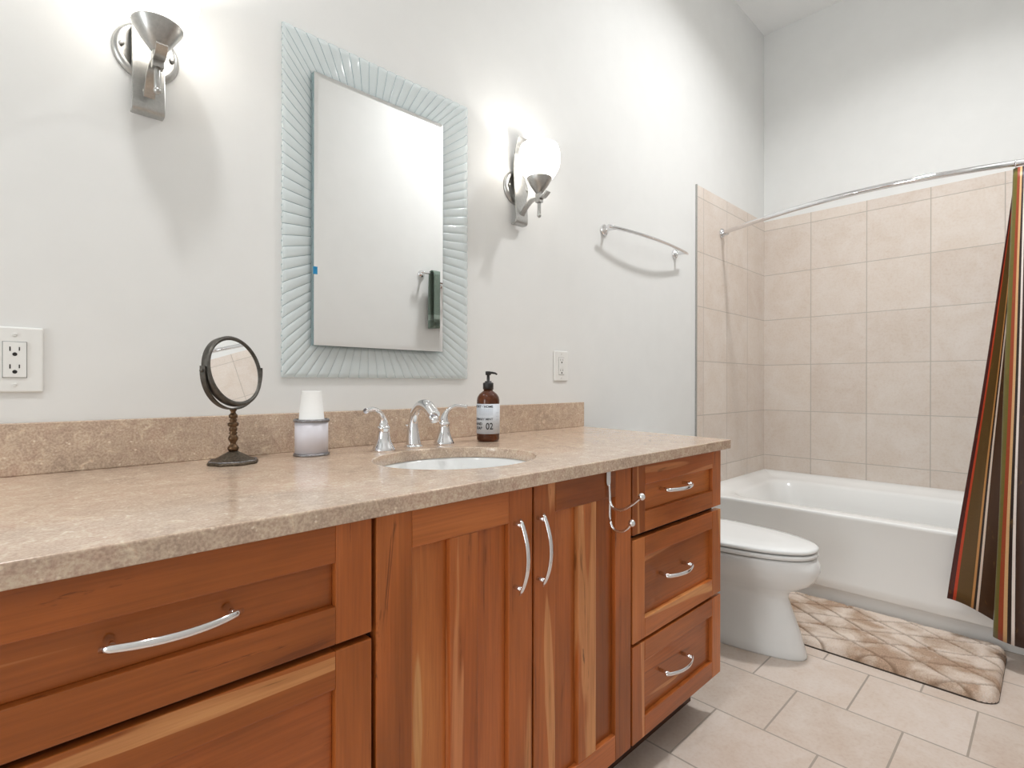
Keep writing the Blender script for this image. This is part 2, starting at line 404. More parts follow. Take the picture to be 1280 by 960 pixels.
def front_panelled(kind, parent, x0, x1, z0, z1, st, rail, mid=0.0):
    """framed front: stiles, rails and recessed panels"""
    m = MB()
    m.box(x0, x0 + st, FY, FB, z0, z1, 'z', sd()); m.box(x1 - st, x1, FY, FB, z0, z1, 'z', sd())
    m.box(x0 + st, x1 - st, FY, FB, z1 - rail, z1, 'x', sd()); m.box(x0 + st, x1 - st, FY, FB, z0, z0 + rail, 'x', sd())
    gr = 'z' if kind == 'door' else 'x'
    if mid:
        c = (x0 + x1) / 2
        m.box(c - mid / 2, c + mid / 2, FY, FB, z0 + rail, z1 - rail, 'z', sd())
        m.box(x0 + st, c - mid / 2, FY + .0115, FB, z0 + rail, z1 - rail, 'z', sd()); m.box(c + mid / 2, x1 - st, FY + .0115, FB, z0 + rail, z1 - rail, 'z', sd())
    else: m.box(x0 + st, x1 - st, FY + .0115, FB, z0 + rail, z1 - rail, gr, sd())
    return m.build(kind, 'wood', parent, bevel=.0016)
def carcass(parent, x0, x1):
    # open-topped box with a face frame, so that the basin hangs inside
    m = MB(); th = .016
    m.box(x0, x0 + th, -.630, -.004, .128, .8515); m.box(x1 - th, x1, -.630, -.004, .128, .8515)
    m.box(x0 + th, x1 - th, -.630, -.004, .128, .128 + th); m.box(x0 + th, x1 - th, -.012, -.004, .128 + th, .8515)
    m.box(x0 + th, x1 - th, -.630, -.614, .128 + th, .8515)
    m.build('body', 'carcass', parent)
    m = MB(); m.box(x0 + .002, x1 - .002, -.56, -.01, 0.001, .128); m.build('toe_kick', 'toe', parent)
DZ = [(.667, .847), (.391, .657), (.131, .382)]
t = thing('drawer_cabinet', (.15, -.33, 0), 'cherry wood drawer cabinet left of the sink doors, with long chrome pulls', 'cabinet', 'cherry vanity cabinets')
carcass(t, -.128, .4235)
for z0, z1 in DZ:
    d = front_panelled('drawer', t, -.120, .420, z0, z1, .060, .057)
    bow_pull('handle', d, (.151, (z0 + z1) / 2 + .007), .148, 'x', .022)
t = thing('sink_cabinet', (.79, -.33, 0), 'cherry wood cabinet with two panelled doors under the sink', 'cabinet', 'cherry vanity cabinets')
carcass(t, .4255, 1.1535)
for x0, x1, hx in ((.428, .787, .736), (.793, 1.151, .803)):
    d = front_panelled('door', t, x0, x1, .131, .847, .067, .064, .066)
    bow_pull('handle', d, (hx, .717), .150, 'z', .022)
t = thing('drawer_cabinet', (1.41, -.33, 0), 'narrow cherry wood cabinet of three drawers at the toilet end', 'cabinet', 'cherry vanity cabinets')
carcass(t, 1.1555, 1.655)
for z0, z1 in ((.670, .847), DZ[1], DZ[2]):
    d = front_panelled('drawer', t, 1.159, 1.667, z0, z1, .058, .053)
    bow_pull('handle', d, (1.372, (z0 + z1) / 2 + .012), .150, 'x', .022)

# countertop with an oval cut-out
SX, SY, SA, SB = .802, -.386, .207, .180
def counter():
    poly = [(-.16, -.678), (1.691, -.678), (1.765, -.003), (-.16, -.003)]
    def hit(a):
        d = (cos(a), sin(a)); best = 1e9
        for i in range(4):
            (x1, y1), (x2, y2) = poly[i], poly[(i + 1) % 4]; ex, ey = x2 - x1, y2 - y1
            den = d[0] * ey - d[1] * ex
            if abs(den) < 1e-9: continue
            tt = ((x1 - SX) * ey - (y1 - SY) * ex) / den; uu = ((x1 - SX) * d[1] - (y1 - SY) * d[0]) / den
            if tt > 0 and -1e-6 <= uu <= 1 + 1e-6: best = min(best, tt)
        return SX + d[0] * best, SY + d[1] * best
    angs = sorted([2 * pi * i / 80 for i in range(80)] + [atan2(y - SY, x - SX) % (2 * pi) for x, y in poly])
    m = MB(); z0, z1 = .852, .8805
    def ell(a):
        r = 1 / sqrt((cos(a) / SA) ** 2 + (sin(a) / SB) ** 2); return SX + r * cos(a), SY + r * sin(a)
    O1 = [m.v((*hit(a), z1)) for a in angs]; O0 = [m.v((*hit(a), z0)) for a in angs]
    I1 = [m.v((*ell(a), z1)) for a in angs]; I0 = [m.v((*ell(a), z0)) for a in angs]
    n = len(angs)
    for i in range(n):
        j = (i + 1) % n
        m.face([I1[i], O1[i], O1[j], I1[j]]); m.face([I0[j], O0[j], O0[i], I0[i]])
        m.face([O1[i], O0[i], O0[j], O1[j]]); m.face([I1[j], I0[j], I0[i], I1[i]], smooth=True)
    return m.build('countertop', 'stone', bevel=.0025)
tag(counter(), 'long beige stone countertop with an oval sink cut-out on the cherry cabinets', 'countertop')
m = MB(); m.box(-.16, 1.765, -.023, 0, .8805, .982); tag(m.build('backsplash', 'stone', bevel=.002), 'low beige stone strip along the wall behind the countertop', 'backsplash')

# undermount sink
t = thing('sink', (SX, SY, .852), 'white oval basin set under the stone countertop', 'sink')
m = MB(); rings = []
def ering(k, z, dy=0): return [(SX + SA * k * cos(2 * pi * i / 64), SY + dy + SB * k * sin(2 * pi * i / 64), z) for i in range(64)]
for k, z in ((1.10, .8515), (1.015, .8515), (1.0, .846), (.97, .82), (.90, .785), (.78, .752), (.6, .728), (.35, .716), (.10, .712)): rings.append(ering(k, z))
m.loft(rings, cap0=False, cap1=True); b = m.build('basin', 'porcelain', t)
sol = b.modifiers.new('solid', 'SOLIDIFY'); sol.thickness = .008; sol.offset = -1
m = MB(); m.lathe([(.021, 0), (.021, .003), (.014, .004), (.012, .002), (.001, .002)], (SX, SY, .713), n=24); m.build('drain', 'chrome', t)

# faucet: two lever handles and a spout
ZC = .8805
t = thing('faucet', (.832, -.15, ZC), 'chrome widespread faucet with two lever handles behind the sink', 'faucet')
FY0 = -.150
m = MB()
m.lathe([(.0255, 0), (.0255, .004), (.022, .008)], (.832, FY0, ZC), n=28)
pts = cat_rom([(.832, FY0, ZC + .004), (.832, FY0 + .004, ZC + .05), (.832, FY0 - .004, ZC + .092), (.832, FY0 - .032, ZC + .118), (.832, FY0 - .068, ZC + .116), (.832, FY0 - .100, ZC + .092)], 6)
nP = len(pts); rr = []
for k in range(nP):
    u = k / (nP - 1); rr.append(.022 - .0085 * sst(u / .35) + .0035 * sst((u - .55) / .3))
m.tube(pts, rr, 20, flat=(1.0, .92), up=(1, 0, 0)); sp = m.build('spout', 'chrome', t)
m = MB(); tip = Vector(pts[-1]); d = (Vector(pts[-1]) - Vector(pts[-2])).normalized(); dn = (d * .3 + Vector((0, -.1, -1)) * .7).normalized()
m.lathe([(.0125, -.004), (.0125, .010), (.010, .011), (.010, .009), (.002, .009)], tip + Vector((0, .003, -.006)), dn, 20); m.build('aerator', 'chrome', sp)
m = MB(); m.tube([(.832, FY0 + .030, ZC), (.832, FY0 + .030, ZC + .052)], .0026, 10); m.lathe([(.009, 0), (.009, .003), (.004, .006)], (.832, FY0 + .030, ZC), n=16)
m.lathe([(.003, 0), (.0075, .008), (.0085, .011), (.003, .012)], (.832, FY0 + .030, ZC + .050), n=16); m.build('lift_rod', 'chrome', t)
def handle(hx, hy, sgn):
    m = MB()
    m.lathe([(.0300, 0), (.0302, .004), (.028, .010), (.0225, .020), (.0178, .034), (.0155, .048), (.0150, .056), (.0166, .058), (.0166, .064), (.0140, .066)], (hx, hy, ZC), n=32)
    h = m.build('handle', 'chrome', t)
    m = MB(); q = cat_rom([(hx, hy, ZC + .064), (hx + sgn * .001, hy, ZC + .080), (hx + sgn * .012, hy - .004, ZC + .100), (hx + sgn * .035, hy - .012, ZC + .112), (hx + sgn * .066, hy - .024, ZC + .109)], 6)
    nn = len(q); m.tube(q, [.0135 - .0075 * sst(k / (nn - 1) / .55) + .0012 * sst((k / (nn - 1) - .75) / .25) for k in range(nn)], 14, flat=(1, 1), up=(0, 1, 0)); m.build('lever', 'chrome', h)
handle(.728, -.165, -1); handle(.938, -.150, 1)

# ------------------------------------------------------------------ things on the counter
# make-up mirror
bx, by = .371, -.128
t = thing('makeup_mirror', (bx, by, ZC), 'round dark bronze make-up mirror on a turned stem, left on the countertop', 'mirror')
nv = Vector((.5149, -.8367, .1867)).normalized(); cc = Vector((bx, by, 1.086))
R0 = .0755
m = MB(); m.lathe([(R0 - .006, -.006), (R0 - .003, -.010), (R0 + .001, -.010), (R0 + .0035, -.007), (R0 + .0035, .007), (R0 + .001, .010), (R0 - .003, .010), (R0 - .006, .006), (R0 - .006, -.006)], cc, nv, 64, cap0=False, cap1=False)
rim = m.build('rim', 'gunmetal', t)
m = MB(); m.lathe([(R0 - .005, -.006), (R0 - .005, .0062)], cc, nv, 64); m.build('mirror_glass', 'mirror', t)
side = Vector((nv.x, nv.y, 0)).normalized().cross(Vector((0, 0, 1))); m = MB()
Y0 = R0 + .0085; pts = [cc + side * cos(a) * Y0 + Vector((0, 0, 1)) * sin(a) * Y0 for a in [pi + pi * k / 32 for k in range(33)]]
m.strap([pts[0] + Vector((0, 0, .010))] + pts + [pts[-1] + Vector((0, 0, .010))], .0125, .003, nv * Vector((1, 1, 0)))
for sg in (-1, 1): m.lathe([(.004, -.006), (.004, .004), (.0025, .006)], cc + side * sg * Y0, side * sg, 12)
m.build('yoke', 'gunmetal', t)
zt = cc.z - Y0
m = MB(); L = zt - (ZC + .026)
prof = [(.0080, 0), (.0110, .05), (.0120, .09), (.0095, .14), (.0060, .18), (.0062, .22), (.0098, .28), (.0105, .33), (.0080, .38), (.0062, .41), (.0095, .44), (.0060, .47), (.0085, .50), (.0085, .56), (.0060, .58), (.0112, .61), (.0115, .67), (.0060, .70), (.0078, .72), (.0078, .76), (.0055, .78), (.0092, .80), (.0092, .86), (.0062, .89), (.0050, .93), (.0075, .98), (.0075, 1.01)]
m.lathe([(r, h * L) for r, h in prof], (bx, by, ZC + .026), n=20); m.build('stem', 'bronze', t)
m = MB(); rings = []
for k, z in ((1, 0), (1.0, .004), (.95, .0065), (.86, .0085), (.62, .0145), (.40, .021), (.22, .026), (.16, .028)):
    rings.append([(bx + .0505 * k * cos(a) * (1 + .035 * cos(8 * a) * k), by + .0505 * k * sin(a) * (1 + .035 * cos(8 * a) * k), ZC + z) for a in [2 * pi * i / 64 for i in range(64)]])
m.loft(rings); bs_ = m.build('base', 'bronze_dark', t)
m = MB(); m.tube([(bx + .0470 * cos(a) * (1 + .035 * cos(8 * a)), by + .0470 * sin(a) * (1 + .035 * cos(8 * a)), ZC + .0075) for a in [2 * pi * i / 96 for i in range(97)]], [.0011 + .0006 * (i % 2) for i in range(97)], 8); m.build('beaded_edge', 'silver_rim', bs_)

# cup holder and paper cup
ux, uy = .556, -.112
t = thing('cup_holder', (ux, uy, ZC), 'frosted white round cup holder with tarnished silver bands on the countertop', 'cup holder')
m = MB(); m.lathe([(.0395, .004), (.0395, .088), (.0370, .088), (.0370, .050), (.001, .050)], (ux, uy, ZC), n=40); m.build('holder_body', 'frost', t)
for z in (0, .084):
    m = MB(); m.lathe([(.0370 if z else .001, z), (.0425, z), (.0430, z + .002), (.0430, z + .004), (.0410, z + .0065), (.0370 if z else .001, z + .0065)], (ux, uy, ZC), n=40, cap0=not z, cap1=not z); m.build('band', 'silver_rim', t)
m = MB(); m.lathe([(.0335, .051), (.0345, .052), (.0345, .055), (.0330, .056), (.0240, .158), (.0235, .160), (.0215, .160), (.0212, .1575), (.001, .1575)], (ux, uy, ZC), n=40, cap0=True)
tag(m.build('paper_cup', 'paper', loc=(ux, uy, ZC + .051)), 'white paper cup standing upside down in the frosted cup holder', 'cup')

# soap bottle
sx, sy = 1.092, -.172
t = thing('soap_bottle', (sx, sy, ZC), 'amber soap pump bottle with printed pale label on the countertop right of the faucet', 'bottle')
RB = .0355
m = MB(); m.lathe([(.030, 0), (RB - .001, .004), (RB, .008), (RB, .128), (.0335, .137), (.028, .146), (.020, .153), (.0145, .157), (.0140, .168)], (sx, sy, ZC), n=48); m.build('bottle', 'amber', t)
m = MB(); m.lathe([(RB + .0006, .0245), (RB + .0008, .0245), (RB + .0008, .1165), (RB + .0006, .1165)], (sx, sy, ZC), n=48, cap0=False, cap1=False)
lab = m.build('label', 'label', t)
m = MB(); m.lathe([(.0145, .160), (.0165, .161), (.0165, .180), (.0150, .182), (.0105, .183), (.0105, .187), (.0048, .187), (.0046, .205), (.0085, .206), (.0090, .216), (.0070, .2175)], (sx, sy, ZC), n=28); pm = m.build('pump', 'black_plastic', t)
fd = Vector((.82, -.57, 0)); c0 = Vector((sx, sy, ZC))
m = MB(); q = [c0 + fd * r + Vector((0, 0, z)) for r, z in ((-.004, .2125), (.012, .2130), (.022, .2115), (.028, .2075))]; m.tube(q, [.0055, .0050, .0042, .0034], 12, flat=(1.1, .75)); m.build('nozzle', 'black_plastic', pm)
def wrap_text(txt, size, ang0, zc_, name, mat, bold=0.0, xs=1.0, R=RB + .0011):
    """flat text bent round the bottle; its right end at angle ang0 (towards the room), running left"""
    cu = bpy.data.curves.new('tmp', 'FONT'); cu.body = txt; cu.size = size; cu.offset = bold; cu.resolution_u = 4
    o = bpy.data.objects.new('tmp', cu); COL.objects.link(o)
    dg = bpy.context.evaluated_depsgraph_get(); me = bpy.data.meshes.new_from_object(o.evaluated_get(dg))
    bpy.data.objects.remove(o)
    bm = bmesh.new(); bm.from_mesh(me); bpy.data.meshes.remove(me)
    bmesh.ops.triangulate(bm, faces=bm.faces)
    x1 = max(v.co.x for v in bm.verts); y0 = min(v.co.y for v in bm.verts); y1 = max(v.co.y for v in bm.verts)
    for _ in range(1): bmesh.ops.subdivide_edges(bm, edges=[e for e in bm.edges if abs(e.verts[0].co.x - e.verts[1].co.x) > .002], cuts=2)
    for v in bm.verts:
        a = ang0 + (v.co.x - x1) * xs / R
        z = zc_ + v.co.y - (y0 + y1) / 2
        v.co = Vector((sx + R * cos(a), sy + R * sin(a), ZC + z))
    m2 = MB(); m2.bm.free(); m2.bm = bm
    return m2.build(name, mat, lab, fixn=False)
# the side facing the camera is at about -131 degrees; seen from there angles grow to the right
AF = atan2(CAMY - sy, 0 - sx)
AR = AF + .42
wrap_text('COMFORT - HOME', .0095, AR, .1085, 'lettering', 'ink', .0003, 1.08)
wrap_text('ROSEMARY MINT', .0092, AR, .0700, 'lettering', 'ink', .0002, 1.05)
wrap_text('02', .0285, AR, .0485, 'lettering', 'ink', .0004, .82)
wrap_text('HAND', .0115, AR - .95, .0555, 'lettering', 'ink', .0004, .95)
wrap_text('SOAP', .0115, AR - .95, .0425, 'lettering', 'ink', .0004, .95)
m = MB()
def arc_bar(a0, a1, z0, z1, R=RB + .0011, n=6, sk=0.0):
    A = [m.v((sx + R * cos(a0 + (a1 - a0) * k / n), sy + R * sin(a0 + (a1 - a0) * k / n), ZC + z0 + sk * k / n)) for k in range(n + 1)]
    B = [m.v((sx + R * cos(a0 + (a1 - a0) * k / n), sy + R * sin(a0 + (a1 - a0) * k / n), ZC + z1 + sk * k / n)) for k in range(n + 1)]
    for k in range(n): m.face([A[k], A[k + 1], B[k + 1], B[k]])
for row in range(4):
    for k in range(8):
        a = AR - .09 - k * .16; z = .082 + row * .0052
        arc_bar(a - .05, a, z, z + .0012, n=2, sk=.003); arc_bar(a, a + .05, z + .003, z + .0042, n=2, sk=-.003)
arc_bar(AR - 1.6, AR + .02, .0285, .0292, n=12); arc_bar(AR - 1.6, AR + .9, .0262, .0267, n=12)
for k in range(5): arc_bar(AR + .28, AR + .28 + (.5 if k % 2 else .38), .045 + k * .011, .0458 + k * .011, n=4)
m.build('label_pattern', 'pale_ink', lab, fixn=False)

# ------------------------------------------------------------------ on the vanity wall
def outlet(cx, cz, w, h, label, gfci):
    t = thing('wall_outlet', (cx, 0, cz), label, 'outlet', 'white wall outlets')
    m = MB(); m.box(cx - w / 2, cx + w / 2, -.006, 0, cz - h / 2, cz + h / 2); m.build('cover_plate', 'white_plastic', t, bevel=.003)
    m = MB(); m.box(cx - .0178, cx + .0178, -.0062, -.004, cz - .0352, cz + .0352, mi=1); m.box(cx - .0168, cx + .0168, -.0085, -.004, cz - .0342, cz + .0342); rec = m.build('receptacle', ['white_plastic', 'dark_slot'], t, bevel=.0006)
    for s in (.017, -.017) if not gfci else (.021, -.021):
        z = cz + s
        m = MB(); m.box(cx - .0078, cx - .0058, -.0088, -.0080, z - .0005, z + .0080); m.build('slot', 'dark_slot', rec)
        m = MB(); m.box(cx + .0055, cx + .0073, -.0088, -.0080, z + .0005, z + .0075); m.build('slot', 'dark_slot', rec)
        m = MB(); m.lathe([(.0036, 0), (.0036, .0007)], (cx, -.0081, z - .0065), (0, -1, 0), 16); m.build('ground_hole', 'dark_slot', rec)
    for s in (-1, 1):
        m = MB(); m.lathe([(.0036, 0), (.0036, .001), (.0028, .0016)], (cx, -.006, cz + s * .0485), (0, -1, 0), 16); m.box(cx - .0028, cx + .0028, -.0078, -.0074, cz + s * .0485 - .0004, cz + s * .0485 + .0004, mi=1); m.build('screw', ['white_plastic', 'nickel'], t)
    if gfci:
        for z in (-.005, .005):
            m = MB(); m.box(cx - .007, cx + .007, -.0098, -.008, cz + z - .0033, cz + z + .0033); m.build('button', 'white_plastic', rec)
outlet(.0175, 1.1045, .083, .127, 'white wall outlet above the backsplash at the left edge', False)
outlet(1.636, 1.1315, .086, .122, 'small white wall outlet right of the soap bottle', True)

# wall mirror with ribbed glass frame
MX0, MX1, MZ0, MZ1 = .522, 1.141, 1.075, 2.001       # outer
NX0, NX1, NZ0, NZ1 = .598, 1.023, 1.162, 1.894       # inner
t = thing('wall_mirror', ((MX0 + MX1) / 2, 0, (MZ0 + MZ1) / 2), 'large wall mirror with a ribbed aqua glass frame above the sink', 'mirror')
m = MB(); m.box(NX0 + .02, NX1 - .02, -.012, 0, NZ0 + .02, NZ1 - .02); m.build('backing', 'dark_slot', t)
m = MB(); bv = .011
o4 = lambda y, i: [(NX0 + i, y, NZ0 + i), (NX1 - i, y, NZ0 + i), (NX1 - i, y, NZ1 - i), (NX0 + i, y, NZ1 - i)]
R = [[m.v(p) for p in o4(-.012, 0)], [m.v(p) for p in o4(-.0276, 0)], [m.v(p) for p in o4(-.0285, bv)]]
for a, b, mi in ((R[0], R[1], 1), (R[1], R[2], 0)):
    for i in range(4): m.face([a[i], a[(i + 1) % 4], b[(i + 1) % 4], b[i]], mi)
m.face(R[2], 0); m.face(list(reversed(R[0])), 1)
m.build('mirror_glass', ['mirror', 'frame_groove'], t)
m = MB(); m.box(NX0 - .0015, NX0 + .009, -.0295, -.026, 1.352, 1.372); m.build('blue_sticker', 'blue_tape', t)
m = MB()
def ribs():
    oc = [(MX0, MZ0), (MX1, MZ0), (MX1, MZ1), (MX0, MZ1)]; ic = [(NX0, NZ0), (NX1, NZ0), (NX1, NZ1), (NX0, NZ1)]
    NR = 6; MS = 8
    for sde in range(4):
        o0, o1, i0, i1 = Vector(oc[sde]), Vector(oc[(sde + 1) % 4]), Vector(ic[sde]), Vector(ic[(sde + 1) % 4])
        K = 20 if sde % 2 == 0 else 30
        nrm = Vector(((o1 - o0).y, -(o1 - o0).x)).normalized()
        for k in range(K):
            grid = []; jit = random.uniform(-.0022, .0022)
            for q in range(MS + 1):
                s_ = q / (MS - 1) * .955 if q < MS else 1.0; tt = (k + s_) / K; w = 2 * s_ - 1
                hh = sqrt(max(0, 1 - w * w))
                row = []
                for r in range(NR + 1):
                    f = r / NR
                    tb = tt + (0.0 if 0 < tt < 1 else 0)
                    P_ = (o0 + (o1 - o0) * tb).lerp(i0 + (i1 - i0) * tb, f)
                    if r == 0: P_ = P_ - nrm * (.0022 * (1 - hh)) 
                    swell = .0035 + .0026 * hh * (0.75 + .5 * sin(pi * f)) + .003 * f + (.006 * sst((f - .8) / .2) * 0)
                    row.append((P_.x, -.004 - swell, P_.y))
                grid.append(row)
            V = [[m.v(p) for p in row] for row in grid]
            for q in range(MS):
                for r in range(NR):
                    m.face([V[q][r], V[q + 1][r], V[q + 1][r + 1], V[q][r + 1]], 1 if q == MS - 1 and r < NR else 0, True)  # last strip of each rib darker: refraction line put into the colour
            # back sheet and outer and inner edge of the strip
            bk = [(m.v((row[0][0], -.002, row[0][2])), m.v((row[-1][0], -.002, row[-1][2]))) for row in grid]
            for q in range(MS):
                m.face([bk[q][0], bk[q][1], bk[q + 1][1], bk[q + 1][0]])
                m.face([V[q][0], bk[q][0], bk[q + 1][0], V[q + 1][0]], 1 if q % 4 == 3 else 0); m.face([V[q][-1], V[q + 1][-1], bk[q + 1][1], bk[q][1]], 1)
ribs(); m.build('glass_frame', ['frame_glass', 'frame_groove'], t, fixn=False)

# sconces
def sconce(cx, label):
    t = thing('wall_sconce', (cx, 0, 1.788), label, 'wall lamp', 'nickel wall sconces')
    m = MB(); m.lathe([(.0625, 0), (.0625, .004), (.058, .010), (.050, .013), (.047, .011), (.001, .011)], (cx, 0, 1.788), (0, -1, 0), 48, cap0=True)
    bp = m.build('backplate', 'nickel', t)
    for s in (-1, 1):
        m = MB(); m.lathe([(.0045, 0), (.0055, .003), (.0045, .007), (.002, .009)], (cx + s * .046, -.011, 1.788), (0, -1, 0), 14); m.build('screw', 'nickel', bp)
    m = MB(); pf = cat_rom([(cx, -.008, 1.650), (cx, -.027, 1.650), (cx, -.034, 1.660), (cx, -.033, 1.70), (cx, -.027, 1.76), (cx, -.022, 1.83), (cx, -.024, 1.89), (cx, -.034, 1.935), (cx, -.046, 1.962)], 5)
    m.strap(pf, .060, .005, (1, 0, 0)); m.build('strap', 'nickel', t, bevel=.0015)
    m = MB(); pf = cat_rom([(cx, -.0345, 1.680), (cx, -.055, 1.704), (cx, -.085, 1.722), (cx, -.118, 1.722), (cx, -.145, 1.722), (cx, -.166, 1.736)], 5)
    m.strap(pf, .021, .006, (1, 0, 0)); m.build('arm', 'nickel', t, bevel=.001)
    gy = -.122
    m = MB(); m.box(cx - .010, cx + .010, gy - .010, gy + .010, 1.706, 1.738); m.tube([(cx, gy, 1.706), (cx, gy, 1.662)], .0062, 14); m.ball((cx, gy, 1.660), .0075, 12, 8); m.build('finial', 'nickel', t, bevel=.001)
    m = MB(); m.lathe([(.008, 1.737), (.014, 1.742), (.030, 1.764), (.0455, 1.790), (.0460, 1.793), (.044, 1.793), (.012, 1.748), (.001, 1.748)], (cx, gy, 0), n=40); m.build('cup', 'nickel', t)
    m = MB(); m.lathe([(.010, 1.770), (.038, 1.785), (.050, 1.796), (.062, 1.813), (.071, 1.833), (.075, 1.856), (.074, 1.878), (.070, 1.896), (.067, 1.906),
                       (.063, 1.906), (.066, 1.895), (.070, 1.878), (.071, 1.856), (.067, 1.835), (.059, 1.816), (.047, 1.800), (.036, 1.789), (.010, 1.775)], (cx, gy, 0), n=48, cap0=False, cap1=False)
    m.build('glass_shade', 'lamp_glass', t)
    m = MB(); m.lathe([(.010, 1.776), (.010, 1.80)], (cx, gy, 0), n=20); m.ball((cx, gy, 1.835), .024, 20, 12, sc=(1, 1, 1.15)); bl = m.build('bulb', 'bulb', t)
    d = bpy.data.lights.new('sconce_light', 'POINT'); d.energy = BULB_W; d.shadow_soft_size = .012; d.color = (1.0, .99, .975)
    lo = bpy.data.objects.new('sconce_light', d); COL.objects.link(lo); lo.parent = t; lo.location = (0, gy, 1.868 - 1.788)
sconce(.229, 'brushed nickel wall sconce with lit glass bowl left of the big mirror')
sconce(1.378, 'brushed nickel wall sconce with lit glass bowl right of the big mirror')

# towel bar
def towel_bar():
    cx = 2.246; t = thing('towel_bar', (cx, 0, 1.746), 'curved chrome towel bar on the grey wall beside the tiles', 'towel bar')
    for x in (1.933, 2.559):
        m = MB(); m.lathe([(.026, 0), (.026, .005), (.021, .011), (.012, .016), (.009, .024), (.0085, .050), (.0095, .060)], (x, 0, 1.746), (0, -1, 0), 28); m.build('post', 'chrome', t)
    m = MB(); pts = []
    for k in range(25):
        u = -1 + k / 12; pts.append((cx + u * .352, -.052 - .032 * (1 - u * u), 1.746))
    m.tube(pts, .0078, 14); m.build('bar', 'chrome', t); return t
tb = towel_bar()
tb2 = copy_tree(tb); tb2.location = (2.350, YW, 1.80); tb2.rotation_euler = (0, 0, pi)
tb2['label'] = 'chrome towel bar seen in the big mirror, holding the green towel'
# green towel over it
m = MB(); prof = [(-.036, 1.43), (-.036, 1.60), (-.042, 1.76), (-.050, 1.806), (-.0690, 1.8165), (-.088, 1.812), (-.100, 1.795), (-.104, 1.77), (-.102, 1.62), (-.100, 1.47)]
prof = cat_rom([(0, a, b) for a, b in prof], 5); x0, x1 = 2.070, 2.36; rings = []
for k in range(25):
    x = x0 + (x1 - x0) * k / 24; ring = []
    for i, p in enumerate(prof): ring.append((x, YW - p.y + .006 * sin(k * .9 + i * .05) * sst((1.79 - p.z) / .25), p.z + .03 * (k / 24) * sst((1.6 - p.z) / .2)))
    rings.append(ring)
R = m.loft(rings, False, False, closed=False)
for f in m.bm.faces:
    z = sum(v.co.z for v in f.verts) / len(f.verts); f.material_index = 1 if 1.485 < z < 1.525 else 0
tw = m.build('hand_towel', ['towel', 'towel_band'], fixn=False)
so = tw.modifiers.new('solid', 'SOLIDIFY'); so.thickness = .007; so.offset = 0
tag(tw, 'dark green hand towel seen in the big mirror, folded over a bar', 'towel')

# over-the-door hook
t = thing('door_hook', (1.048, -.662, .85), 'chrome double hook hung over the right cabinet door under the counter', 'hook')
hx = 1.048
m = MB(); m.strap([(hx, -.6325, .835), (hx, -.6325, .8487), (hx, -.6575, .8487), (hx, -.6585, .8475), (hx, -.6585, .822), (hx, -.6590, .815)], [.016] * 5 + [.010], .002, (1, 0, 0)); m.build('strap', 'chrome', t)
m = MB()
m.tube(cat_rom([(hx, -.6605, .818), (hx, -.662, .79), (hx, -.662, .765), (hx, -.663, .735), (hx, -.673, .713), (hx, -.694, .711), (hx, -.712, .722), (hx, -.722, .735)], 6), .0032, 10)
m.tube(cat_rom([(hx, -.662, .780), (hx, -.672, .764), (hx, -.695, .762), (hx, -.722, .778), (hx, -.748, .800)], 6), .0032, 10); m.build('prongs', 'chrome', t)
for p in ((hx, -.724, .737), (hx, -.750, .802)):
    m = MB(); m.ball(p, .0085, 18, 12); m.build('ball_tip', 'chrome', t)

# ------------------------------------------------------------------ toilet
t = thing('toilet', (2.22, -.40, 0), 'white one-piece toilet with closed lid between vanity and bathtub', 'toilet')
TX = 2.222
def egg(z, hw, yf, yb, dx=0, n=48, pw=2.3):
    yc = yb - hw * 0.95 if yb - yf > 2 * hw else (yf + yb) / 2
    out = []
    for i in range(n):
        a = 2 * pi * i / n; c, s = cos(a), sin(a)
        x = hw * (abs(c) ** (2 / pw)) * (1 if c > 0 else -1)
        L = (yb - yc) if s > 0 else (yc - yf); e = 2 / 2.6 if s > 0 else 2 / 2.05
        out.append((TX + dx + x, yc + L * (abs(s) ** e) * (1 if s > 0 else -1), z))
    return out
m = MB()
rings = [egg(z, hw, yf, yb) for z, hw, yf, yb in (
    (0, .122, -.742, -.06), (.006, .124, -.744, -.06), (.03, .121, -.738, -.06), (.10, .113, -.718, -.06), (.17, .107, -.692, -.06), (.215, .106, -.676, -.06),
    (.24, .112, -.680, -.06), (.262, .130, -.716, -.06), (.285, .152, -.752, -.07), (.31, .168, -.775, -.09), (.338, .179, -.786, -.12), (.362, .183, -.786, -.15), (.383, .183, -.777, -.17), (.392, .180, -.772, -.18))]
m.loft(rings); m.build('bowl', 'porcelain', t)
m = MB(); rings = [egg(z, hw, yf, yb) for z, hw, yf, yb in ((.3925, .160, -.745, -.24), (.3955, .160, -.745, -.24))]; m.loft(rings); 
rings = [egg(z, hw, yf, yb) for z, hw, yf, yb in ((.3965, .180, -.774, -.225), (.399, .183, -.778, -.222), (.411, .183, -.778, -.222), (.4135, .180, -.774, -.225))]; m.loft(rings); m.build('seat', 'porcelain', t)
m = MB(); rings = [egg(z, hw, yf, yb) for z, hw, yf, yb in ((.4135, .150, -.735, -.25), (.418, .150, -.735, -.25), (.4185, .180, -.774, -.222), (.421, .184, -.779, -.219), (.430, .184, -.779, -.219), (.4345, .178, -.770, -.222), (.438, .150, -.735, -.235), (.4395, .10, -.66, -.27))]; m.loft(rings); m.build('lid', 'porcelain', t)
m = MB()
